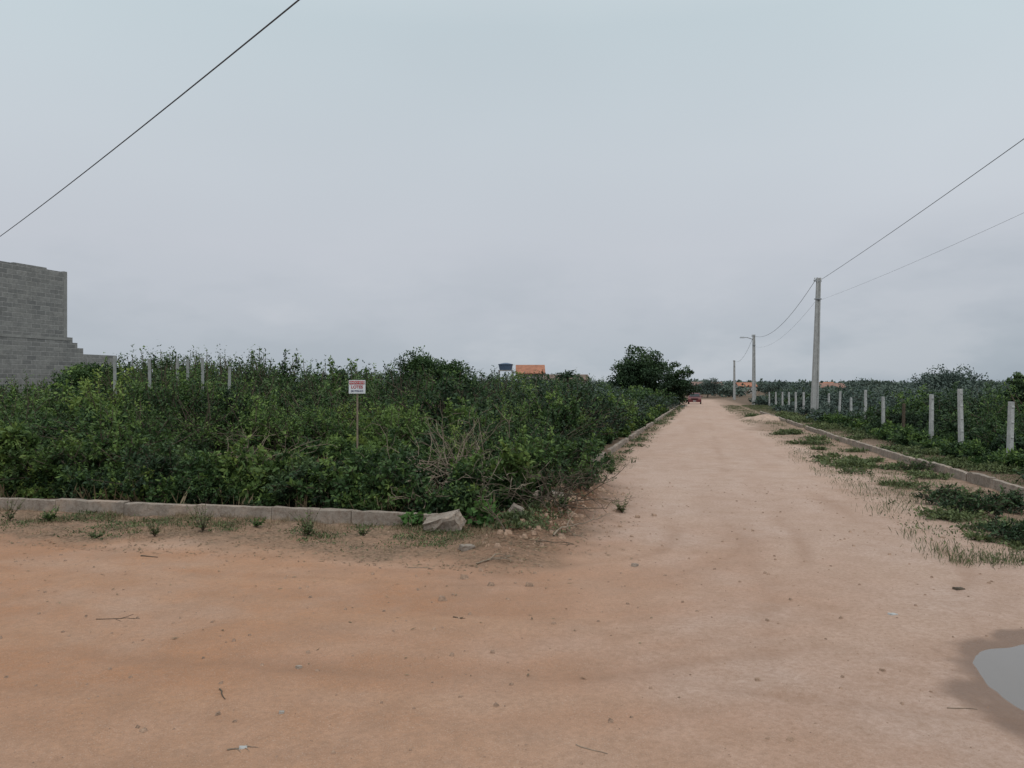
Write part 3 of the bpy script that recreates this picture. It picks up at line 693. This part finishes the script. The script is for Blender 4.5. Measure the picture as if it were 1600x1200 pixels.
# ------------------------------------------------------------ sign
x, y = at(558, 13.4); zg = Gs(x, y)
e = empty('sale_sign', (x, y, zg), -.02, 'small white sign with red and dark lettering on a thin post in the thicket', 'sign')
zc = 1.6-4.5*y/1200-zg; sw, sh = 26*y/1200/2, 21*y/1200/2
bm = bmesh.new(); box(bm, (-sw, -.008, zc-sh), (sw, .008, zc+sh)); bmo('board', bm, M_white, e, False, .003)
bm = bmesh.new(); box(bm, (-.015, .010, -.1), (.015, .038, zc+sh*.8)); bmo('post', bm, M_dead, e, False, .003)
bm = bmesh.new(); box(bm, (-sw*.92, -.0115, zc+sh*.38), (sw*.92, -.0095, zc+sh*.88)); bmo('red_band', bm, M_red, e)
def text(s, size, z, mat, par, ydep=-.013, bold=.0, xs=1):
    cu = bpy.data.curves.new('t', 'FONT'); cu.body = s; cu.size = size; cu.align_x = 'CENTER'; cu.align_y = 'CENTER'; cu.extrude = .0006; cu.offset = bold
    t = bpy.data.objects.new('t', cu); C.objects.link(t); bpy.context.view_layer.update()
    me = bpy.data.meshes.new_from_object(t.evaluated_get(bpy.context.evaluated_depsgraph_get())); bpy.data.objects.remove(t)
    o = link('lettering', me, mat, par); o.location = (0, ydep, z); o.rotation_euler = (R_(90), 0, 0); o.scale = (xs, 1, 1); return o
text('VENDO ESTES', sh*.40, zc+sh*.63, M_white, e, -.0135, .0006)
text('LOTES', sh*.62, zc-sh*.03, M_red, e, -.011, .002, 1.0)
text('(88) 99906-0244', sh*.34, zc-sh*.62, simple('dark_blue_ink', (.03, .03, .10), .6, .1), e, -.011, .0006, .8)

# ------------------------------------------------------------ fence posts
def fpost(x, y, h, label, w=.10, mat=M_post, lean=(0, 0), group=None, cat='post', name='fence_post'):
    bm = bmesh.new(); box(bm, (-w/2, -w/2, -.2), (w/2, w/2, h), (.85, .85))
    if mat is M_post:
        for k in range(4):
            box(bm, (-w*.36, -w/2-.006, h-.12-k*.3), (w*.36, -w/2+.01, h-.09-k*.3))
    o = bmo(name, bm, mat, None, False, .006); o.location = (x, y, Gs(x, y)); o.rotation_euler = (lean[0], lean[1], .25); tag(o, label, cat, group); return o
RP = [(1577, 738, 1.33, 'nearest and rightmost concrete fence post'), (1502, 718, 1.6, 'tallest of the near concrete fence posts, second from the right'),
      (1455, 703, 1.45, 'concrete fence post, third from the right'), (1380, 682, 1.35, 'concrete fence post just left of the wooden post'),
      (1352, 672, 1.6, 'tall thin concrete fence post, fifth from the right'), (1330, 665, 1.25, 'short concrete fence post, sixth from the right'),
      (1311, 661, 1.55, 'concrete fence post, seventh from the right'), (1295, 656, 1.45, 'concrete fence post closest on the right to the tall pole')]
for px, py, h, lab in RP:
    x, y = gp(px, py); fpost(x, y, h, lab, .095, M_post, (random.gauss(0, .02), random.gauss(0, .02)), 'concrete fence posts right of the road')
x, y = gp(1411, 690); fpost(x, y, 1.15, 'dark weathered wooden fence post between two concrete ones', .08, M_stem, (0, .03), 'concrete fence posts right of the road')
for uq in (52, 56, 60.5, 65, 70, 76, 83):
    x, y = uv2xy(uq, 6.9); fpost(x, y, 1.5, 'small far concrete fence post left of the tall pole', .12, M_post, (0, 0), 'far fence posts beyond the tall pole')
for px, D, top, bot, lab in POSTS:
    x = (px-800)/1200*D; fpost(x, D, 1.6+(600-top)*D/1200-Gs(x, D), lab, .075, M_oldpost, (0, random.gauss(0, .012)), 'fence posts in the left thicket')

# ------------------------------------------------------------ utility poles and wires
def pole(x, y, H, label, wb=.40, wt=.20, rz=.24, lean=0, lamp=False, brackets=True, name='utility_pole'):
    z = Gs(x, y); e = empty(name, (x, y, z), rz, label, 'utility pole', 'concrete utility poles along the road'); e.rotation_euler = (0, lean, rz)
    bm = bmesh.new(); db = wb*.62; dt_ = wt*.62
    box(bm, (-wb/2, -db*.18, -.3), (wb/2, db*.18, H-.02), (wt/wb, dt_/db))
    for s in (-1, 1):
        v_ = box(bm, (s*wb/2-.04, -db/2, -.3), (s*wb/2+.04, db/2, H), (1, dt_/db))
        for q in v_[4:]: q.co.x += -s*(wb-wt)/2
    bmo('shaft', bm, M_pole, e, False, .008)
    if brackets:
        bm = bmesh.new(); box(bm, (-.28, -.05, H-.22), (.16, .05, H-.14)); bmo('bracket', bm, M_metal, e)
        for xx in (-.24, .14):
            bm = bmesh.new(); cyl(bm, (xx, 0, H-.14), (xx, 0, H-.04), .045, .035); cyl(bm, (xx, 0, H-.04), (xx, 0, H+.02), .05, .03); bmo('insulator', bm, M_white, e)
        bm = bmesh.new(); box(bm, (-.16, -.12, H-1.22), (.16, .12, H-1.16)); bmo('clamp_band', bm, M_metal, e)
    if lamp:
        bm = bmesh.new(); cyl(bm, (-.1, 0, H-.55), (-.8, 0, H-.35), .04); cyl(bm, (-.8, 0, H-.35), (-1.25, 0, H-.33), .04); bmo('lamp_arm', bm, M_metal, e)
        bm = bmesh.new(); box(bm, (-1.75, -.14, H-.42), (-1.2, .14, H-.27), (.7, .7)); bmo('lamp_head', bm, M_metal, e, False, .02)
    return e
MPx, MPy = 16.8, 42.7
pole(MPx, MPy, 7.88, 'tall concrete utility pole nearest on the right side of the road', .32, .16, .24, .036)
pole(27.4, 87, 8.0, 'second utility pole down the road, carrying a street lamp arm', .34, .2, .24, 0, True)
pole(44, 152, 7.8, 'most distant small utility pole near the end of the road', .40, .24, .24, 0, False)
pole(8.5, -3, 8.6, 'utility pole at the crossing behind the viewer', .36, .2)
pole(-31, 40, 6.8, 'utility pole beyond the left edge of the photo', .36, .2)
def wire(label, p0, p1, sag, r=.011, n=36):
    t = np.linspace(0, 1, n)[:, None]; p0 = np.array(p0); p1 = np.array(p1); q = p0*(1-t)+p1*t; q[:, 2] -= (4*t*(1-t)*sag)[:, 0]
    a = Acc(); Vv, Ff = tube_quads(*chain(q, r, r), 6); a.add(Vv, Ff); o = a.build('overhead_wire', M_wire); tag(o, label, 'wire', 'overhead wires'); return o
tz = Gs(MPx, MPy)+7.8
wire('black cable slanting across the upper left sky', (8.4, -3, 6.45), (-31, 40, 6.5), .55, .010)
wire('upper wire rising from the tall pole to the right edge', (MPx+.42, MPy, tz-.02), (8.7, -3, 8.5), .22, .010)
wire('lower fainter wire from the tall pole to the right edge', (MPx+.4, MPy, tz-1.15), (8.7, -3, 6.2), .35, .0035)
wire('wire sagging from the tall pole to the second pole', (MPx+.1, MPy, tz-.02), (27.3, 87, Gs(27.4, 87)+7.9), 1.2, .013)
wire('lower thin wire between the tall pole and the second pole', (MPx+.15, MPy, tz-1.15), (27.3, 87, Gs(27.4, 87)+6.7), 1.0, .005)
wire('wire between the two most distant poles', (27.4, 87, Gs(27.4, 87)+7.9), (44, 152, Gs(44, 152)+7.7), 1.2, .016)

# ------------------------------------------------------------ unfinished block building
B = np.array([-17.26, 29.8]); wd = np.array([.287, .958]); zg = Gs(*B)
e = empty('block_building', (B[0], B[1], zg), math.atan2(wd[1], wd[0]), 'unfinished grey concrete block building at the left edge', 'building')
Hh = 5.92-zg; BEAM = simple('beam_concrete', (.27, .265, .25), .9, .2, 4, .01)
def wallp(name, x0, x1, y0, y1, z0, z1):
    bm = bmesh.new(); box(bm, (x0, y0, z0), (x1, y1, z1)); o = bmo(name, bm, M_block, e); return o
wallp('side_wall', -9, 0, 0, .15, -.3, 3.52); wallp('upper_side_wall', -9, 0, 0, .15, 3.62, Hh)
bm = bmesh.new(); box(bm, (-9.05, -.012, 3.52), (.012, 5.9, 3.62)); bmo('floor_slab', bm, BEAM, e)
def yw(name, xx, z0, z1):
    bm = bmesh.new(); box(bm, (0, 0, z0), (5.7, .15, z1)); o = bmo(name, bm, M_block, e); o.location = (xx, .152, 0); o.rotation_euler = (0, 0, R_(90)); return o
yw('back_wall', 0, -.3, 3.52); yw('upper_back_wall', 0, 3.62, Hh-.1); yw('front_wall', -8.85, -.3, 3.52); yw('upper_front_wall', -8.85, 3.62, Hh)
bm = bmesh.new()
for a in (-.16, -3.2, -6.2): box(bm, (a, -.005, 3.625), (a+.15, .14, Hh+(.03)))
bmo('concrete_column', bm, BEAM, e)
bm = bmesh.new(); x0 = -8.9
while x0 < -.9:
    L = random.uniform(.4, 1.6)
    if random.random() < .5: box(bm, (x0, .01, Hh), (x0+L-.01, .14, Hh+random.choice([.03, .06])))
    x0 += L
bmo('ragged_top_course', bm, M_block, e)
bm = bmesh.new()
for k, (a, b_, t) in enumerate(((.013, .27, 3.65), (.27, .5, 3.45), (.5, .78, 3.25), (.78, 2.5, 3.02))): box(bm, (a, .02, -.3), (b_-.001, .16, t))
bmo('stepped_wall', bm, M_block, e)

# ------------------------------------------------------------ trees
def tree(name, x, y, H, R, zc, label, mat, leaf, ncl, per, cat='tree', seed=0, sq=.75, group=None):
    r = np.random.default_rng(seed+5); z = Gs(x, y); e = empty(name, (x, y, z), 0, label, cat, group)
    cc = []
    for i in range(ncl):
        d = nrm(r.normal(0, 1, 3)); rad = r.uniform(.25, .95)
        l = 1+.22*math.sin(3*math.atan2(d[1], d[0])+seed)+.12*math.sin(7*d[2]+seed)
        cc.append(d*rad*l*np.array([R, R, R*sq])+[0, 0, zc])
    cc = np.array(cc); al, ast = Acc(), Acc()
    cr = R*r.uniform(.14, .3, ncl)
    pts = np.repeat(cc, per, 0)+nrm(r.normal(0, 1, (ncl*per, 3)))*(np.repeat(cr, per)*r.uniform(.5, 1.1, ncl*per))[:, None]*np.array([1.2, 1.2, .75])
    k = pts[:, 2] > .2; pts = pts[k]
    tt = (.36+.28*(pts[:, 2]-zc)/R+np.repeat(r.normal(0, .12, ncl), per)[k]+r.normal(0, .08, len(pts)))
    L = leaf*r.uniform(.6, 1.3, len(pts)); Vv, Ff = leaf_quads(pts, r.normal(0, 1, (len(pts), 3)), L, L*.6, .7, r); al.add(Vv, Ff, np.repeat(np.clip(tt, 0, 1), 4))
    al.build('crown', mat, e)
    tp = np.array([[0, 0, -.2], [.06*R, 0, H*.15], [.02*R, .05*R, zc-R*sq*.5], [0, 0, zc]]); rt = H*.035
    Vv, Ff = tube_quads(*chain(tp, rt, rt*.5), 8); ast.add(Vv, Ff)
    for i in range(0, ncl, max(1, ncl//24)):
        m_ = (tp[2]+cc[i])/2+r.normal(0, .06*R, 3); Vv, Ff = tube_quads(*chain([tp[2], m_, cc[i]], rt*.35, rt*.08), 5); ast.add(Vv, Ff)
    ast.build('trunk', M_stem, e); return e
tree('round_tree', 13.3, 80, 5.8, 3.0, 3.1, 'large round dark tree standing at the left of the road end', DARKG, .25, 240, 110, seed=1, sq=.85)
tree('round_tree', 18.0, 84, 4.7, 1.9, 2.3, 'smaller tree right beside the large round tree, next to the road', DARKG, .22, 130, 100, seed=2, sq=1.1)
tree('bushy_tree', -3.7, 31, 3.1, 1.2, 2.35, 'flat-topped bushy tree rising above the thicket left of the tank', GREEN, .10, 110, 90, seed=3, sq=.7)
tree('bushy_tree', -2.6, 31.5, 2.8, .85, 2.3, 'lower half of the flat-topped pair, on the right', GREEN, .10, 70, 80, seed=4, sq=.7)
tree('bushy_tree', -12.9, 23.2, 2.4, 1.0, 1.65, 'bushy small tree merging with the thicket before the stepped block wall', GREEN, .085, 110, 90, seed=6, sq=.85)
tree('spreading_tree', 35, 62, 3.2, 2.7, 2.2, 'spreading tree above the scrub behind the fence posts', HAZEG, .2, 110, 70, seed=8, sq=.35)
tree('dark_tree', 15.5, 23.2, 2.4, .55, 1.45, 'dark narrow tree behind the rightmost fence post at the edge', DARKG, .1, 60, 90, seed=9, sq=1.4)
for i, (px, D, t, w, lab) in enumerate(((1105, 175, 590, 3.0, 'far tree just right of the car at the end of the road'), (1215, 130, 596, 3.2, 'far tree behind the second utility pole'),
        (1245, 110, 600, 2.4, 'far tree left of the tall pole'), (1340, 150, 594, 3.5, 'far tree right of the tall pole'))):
    zt = 1.6+(600-t)*D/1200-Gs(0, D); tree('far_tree', (px-800)/1200*D, D, zt, w, zt*.62, lab, HAZEG, .35, 50, 50, seed=20+i, sq=zt*.36/w)
x, y = at(887, 44); z = Gs(x, y); e = empty('palm_plant', (x, y, z), 0, 'spiky palm-like plant poking above the thicket right of the orange roof', 'palm')
al, ast = Acc(), Acc(); zt = 1.6+22*y/1200-z
for k in range(16):
    a = k*2.4; el = random.uniform(.2, 1.2); q = []
    for s in np.linspace(0, 1, 8): q.append([math.cos(a)*s*.9*math.cos(el), math.sin(a)*s*.9*math.cos(el), zt-.4+s*.8*math.sin(el)-s*s*.35])
    q = np.array(q); Vv, Ff = tube_quads(*chain(q, .02, .006), 3); al.add(Vv, Ff, .4)
    for s in range(1, 8):
        for sd in (-1, 1, -1, 1):
            dd = q[s]-q[s-1]; sv = np.cross(dd, [0, 0, 1]); sv = sv/np.linalg.norm(sv)*sd+dd/np.linalg.norm(dd)*.5+np.array([0, 0, random.uniform(-.4, .1)])
            Vv, Ff = leaf_quads(np.array([q[s]-dd*random.random()]), np.array([sv]), .3, .06); al.add(Vv, Ff, random.uniform(.2, .5))
al.build('fronds', DARKG, e); Vv, Ff = tube_quads(*chain([[0, 0, -.1], [0, .05, zt*.5], [0, 0, zt-.35]], .08, .06), 8); ast.add(Vv, Ff); ast.build('trunk', M_stem, e)

# ------------------------------------------------------------ houses
def house(x, y, w, d, hw, hr, label, rz=0, z=None, wall=M_wall, tile=M_tile):
    z = Gs(x, y) if z is None else z; e = empty('house', (x, y, z), rz, label, 'house')
    bm = bmesh.new(); box(bm, (-w/2, -d/2, -.2), (w/2, d/2, hw))
    bmo('wall', bm, wall, e)
    bm = bmesh.new(); o_ = .35; th = .12
    prof = [(-d/2-o_, hw-.05), (0, hw+hr), (d/2+o_, hw-.05), (d/2+o_, hw-.05+th), (0, hw+hr+th), (-d/2-o_, hw-.05+th)]
    va = [bm.verts.new((-w/2-o_, a, b)) for a, b in prof]; vb_ = [bm.verts.new((w/2+o_, a, b)) for a, b in prof]
    for i in range(6): j = (i+1) % 6; bm.faces.new((va[i], va[j], vb_[j], vb_[i]))
    bm.faces.new((va[0], va[5], va[4], va[1])); bm.faces.new((va[1], va[4], va[3], va[2])); bm.faces.new((vb_[0], vb_[1], vb_[4], vb_[5])); bm.faces.new((vb_[1], vb_[2], vb_[3], vb_[4]))
    bmesh.ops.recalc_face_normals(bm, faces=bm.faces[:]); bmo('roof', bm, tile, e)
    for s in (-1, 1):
        bm = bmesh.new(); q = [bm.verts.new((s*(w/2-.002), a, b)) for a, b in ((-d/2, hw), (d/2, hw), (0, hw+hr-.02))]; bm.faces.new(q); bmo('gable', bm, wall, e)
    bm = bmesh.new(); box(bm, (-w*.1, -d/2-.04, 0), (-w*.1+.9, -d/2-.003, 2.1)); bmo('door', bm, M_stem, e)
    for xx in (-w*.38, w*.22):
        bm = bmesh.new(); box(bm, (xx, -d/2-.06, 1.0), (xx+1.0, -d/2-.003, 2.0)); o = bmo('window', bm, M_white, e)
        bm = bmesh.new(); box(bm, (xx+.08, -d/2-.075, 1.08), (xx+.92, -d/2-.062, 1.92)); bmo('pane', bm, M_glass, o)
    return e
hz = Gs(3.3, 135)
house(3.2, 135, 4.4, 5, 1.6+16*135/1200-hz, 1.45, 'house with bright orange tiled roof above the thicket in the middle')
house(9.0, 150, 11, 6, 1.6+6*150/1200+1.5, 1.0, 'low wide house with a dull brown roof right of the orange roof', .05, tile=simple('old_tile', (.16, .11, .09), .9, .25, 1))
house(76, 250, 5.5, 5, 2.3, 1.2, 'small far house with orange roof between the two distant poles')
house(62, 245, 9, 5, 2.7, 1.0, 'far low house with brown roof behind the red car', tile=simple('brown_tile', (.18, .12, .10), .9, .25, 1))
house(80, 195, 7.5, 5, 2.2, 1.0, 'far house with dull red roof just left of the tall pole', tile=simple('dull_tile', (.24, .14, .11), .9, .25, 1))
house(97, 240, 6, 5, 2.3, 1.3, 'far house with orange roof right behind the tall pole')
x, y = -1.1, 133; z = Gs(x, y); e = empty('water_tank', (x, y, z), 0, 'blue water tank on a raised frame left of the orange roof', 'water tank')
tt = 1.6+33*y/1200-z; bm = bmesh.new(); cyl(bm, (0, 0, tt-1.25), (0, 0, tt-.3), 1.05, 1.25, 24); cyl(bm, (0, 0, tt-.3), (0, 0, tt-.22), 1.32, 1.32, 24); bmo('tank', bm, M_blue, e)
bm = bmesh.new(); cyl(bm, (0, 0, tt-.22), (0, 0, tt), 1.28, .3, 24); bmo('lid', bm, M_blue, e)
bm = bmesh.new(); box(bm, (-1.3, -1.3, tt-1.4), (1.3, 1.3, tt-1.26)); bmo('platform', bm, BEAM, e)
for sx in (-1, 1):
    for sy in (-1, 1): bm = bmesh.new(); box(bm, (sx*1.1-.1, sy*1.1-.1, -.1), (sx*1.1+.1, sy*1.1+.1, tt-1.402)); bmo('leg', bm, BEAM, e)

# ------------------------------------------------------------ car
x, y = 23.9, 100.5; z = Gs(x, y)
e = empty('parked_car', (x, y, z), -.24, 'small dark red car standing at the far end of the dirt road', 'car')
bm = bmesh.new(); W = .82
lower = [(-1.95, .30), (-1.98, .62), (-1.85, .86), (-.95, .95), (1.55, .98), (1.92, .90), (1.98, .55), (1.92, .30)]
def ext(bm, prof, w0):
    a = [bm.verts.new((-w0, p, q)) for p, q in prof]; b = [bm.verts.new((w0, p, q)) for p, q in prof]; n = len(prof)
    for i in range(n): j = (i+1) % n; bm.faces.new((a[i], a[j], b[j], b[i]))
    bm.faces.new(a[::-1]); bm.faces.new(b); return a, b
ext(bm, lower, W); a, b = ext(bm, [(-.98, .93), (-.42, 1.36), (-.2, 1.42), (1.05, 1.42), (1.35, 1.34), (1.78, .95)], W-.04)
for q in a+b:
    if q.co.z > 1.1: q.co.x *= .80
bmesh.ops.recalc_face_normals(bm, faces=bm.faces[:]); bmo('body', bm, M_carred, e, False, .04)
def quad(name, pts, mat):
    bm = bmesh.new(); bm.faces.new([bm.verts.new(p) for p in pts]); return bmo(name, bm, mat, e)
quad('windscreen', [(-.68, -.965, .98), (.68, -.965, .98), (.56, -.47, 1.345), (-.56, -.47, 1.345)], M_glass)
quad('rear_window', [(-.66, 1.755, 1.0), (.66, 1.755, 1.0), (.55, 1.40, 1.32), (-.55, 1.40, 1.32)], M_glass)
for s in (-1, 1):
    quad('side_window', [(s*.795, -.75, .99), (s*.795, 1.5, .99), (s*.66, 1.2, 1.35), (s*.66, -.38, 1.35)], M_glass)
    bm = bmesh.new(); box(bm, (s*.62-.15, -2.0, .62), (s*.62+.15, -1.88, .78)); bmo('headlight', bm, M_lens, e, False, .02)
    bm = bmesh.new(); box(bm, (s*.70-.1, 1.9, .62), (s*.70+.1, 1.99, .86)); bmo('tail_light', bm, M_red, e, False, .02)
    bm = bmesh.new(); box(bm, (s*.93-.09, -.75, .95), (s*.93+.09, -.65, 1.07)); bmo('wing_mirror', bm, M_carred, e, False, .02)
    for yy in (-1.25, 1.25):
        bm = bmesh.new(); cyl(bm, (s*.68, yy, .30), (s*.85, yy, .30), .30, seg=20); o = bmo('wheel', bm, M_black, e)
        bm = bmesh.new(); cyl(bm, (s*.845, yy, .30), (s*.86, yy, .30), .18, seg=16); bmo('rim', bm, M_metal, o)
bm = bmesh.new(); box(bm, (-.8, -2.03, .28), (.8, -1.9, .5)); bmo('bumper', bm, M_carred, e, False, .02)
bm = bmesh.new(); box(bm, (-.2, -2.05, .36), (.2, -2.032, .48)); bmo('number_plate', bm, M_post, e)
bm = bmesh.new(); box(bm, (-.4, -2.0, .62), (.4, -1.97, .74)); bmo('grille', bm, M_black, e)

# ------------------------------------------------------------ sky and light
w = bpy.data.worlds.new('World'); bpy.context.scene.world = w; w.use_nodes = True; nt = w.node_tree
bg = nt.nodes['Background']; tc = nt.nodes.new('ShaderNodeTexCoord'); se = nt.nodes.new('ShaderNodeSeparateXYZ'); nt.links.new(tc.outputs['Generated'], se.inputs[0])
cr = nt.nodes.new('ShaderNodeValToRGB'); nt.links.new(se.outputs[2], cr.inputs[0]); el = cr.color_ramp.elements
stops = [(0, (.42, .475, .53)), (.03, (.46, .51, .565)), (.09, (.53, .565, .62)), (.17, (.59, .62, .675)), (.28, (.60, .655, .705)), (.42, (.58, .675, .72)), (.6, (.78, .88, .91)), (1, (1.2, 1.27, 1.31))]
el[0].position = 0; el[0].color = (*stops[0][1], 1); el[1].position = 1; el[1].color = (*stops[-1][1], 1)
for p_, c_ in stops[1:-1]: q = el.new(p_); q.color = (*c_, 1)
mp = nt.nodes.new('ShaderNodeMapping'); nt.links.new(tc.outputs['Generated'], mp.inputs[0]); mp.inputs['Scale'].default_value = (1, 1, 2.2); mp.inputs['Location'].default_value = (.7, .2, .4)
mp2 = nt.nodes.new('ShaderNodeMapping'); nt.links.new(tc.outputs['Generated'], mp2.inputs[0]); mp2.inputs['Scale'].default_value = (1, 1, 2.6); mp2.inputs['Location'].default_value = (3.1, 1.2, .9)
n1 = noise(nt, 1.1, 3, .45, mp.outputs[0]); n2 = noise(nt, 4.0, 5, .55, mp2.outputs[0])
low = mapr(nt, se.outputs[2], .03, .20, 1, .0)
f1 = mth(nt, 'MULTIPLY', mapr(nt, n1, .42, .70, 0, .26), 1.0); col = mixc(nt, f1, cr.outputs[0], (.42, .46, .515))
f2 = mth(nt, 'MULTIPLY', mapr(nt, n2, .53, .66, 0, .40), low); col = mixc(nt, f2, col, (.66, .68, .72))
f4 = mth(nt, 'MULTIPLY', mapr(nt, n2, .49, .36, 0, .42), low); col = mixc(nt, f4, col, (.38, .43, .485))
f3 = mth(nt, 'MULTIPLY', mapr(nt, se.outputs[0], .10, .55, 0, .60), mapr(nt, se.outputs[2], .02, .22, 1, .0)); col = mixc(nt, mth(nt, 'MULTIPLY', f3, mapr(nt, n2, .38, .60, 1.15, .5), True), col, (.32, .375, .43))
sk = nt.nodes.new('ShaderNodeTexSky'); sk.sky_type = 'NISHITA'; sk.sun_disc = False; sk.sun_elevation = R_(55); sk.sun_rotation = R_(200)
skm = mixc(nt, 1., sk.outputs[0], (.06, .06, .06), 'MULTIPLY')
nt.links.new(mixc(nt, .04, col, skm), bg.inputs[0]); bg.inputs[1].default_value = 1.0
su = bpy.data.lights.new('sun', 'SUN'); su.energy = 1.0; su.angle = R_(25); su.color = (1, .97, .93)
so = bpy.data.objects.new('sun', su); C.objects.link(so); so.rotation_euler = (R_(32), 0, R_(20))

cam = bpy.data.cameras.new('camera'); co = bpy.data.objects.new('camera', cam); C.objects.link(co)
co.location = (0, 0, 1.6); co.rotation_euler = (R_(90), 0, 0); cam.lens = 27; cam.sensor_width = 36; cam.clip_end = 4000; cam.clip_start = .05
bpy.context.scene.camera = co
sc = bpy.context.scene; sc.view_settings.view_transform = 'Standard'; sc.view_settings.look = 'None'; sc.view_settings.exposure = 0
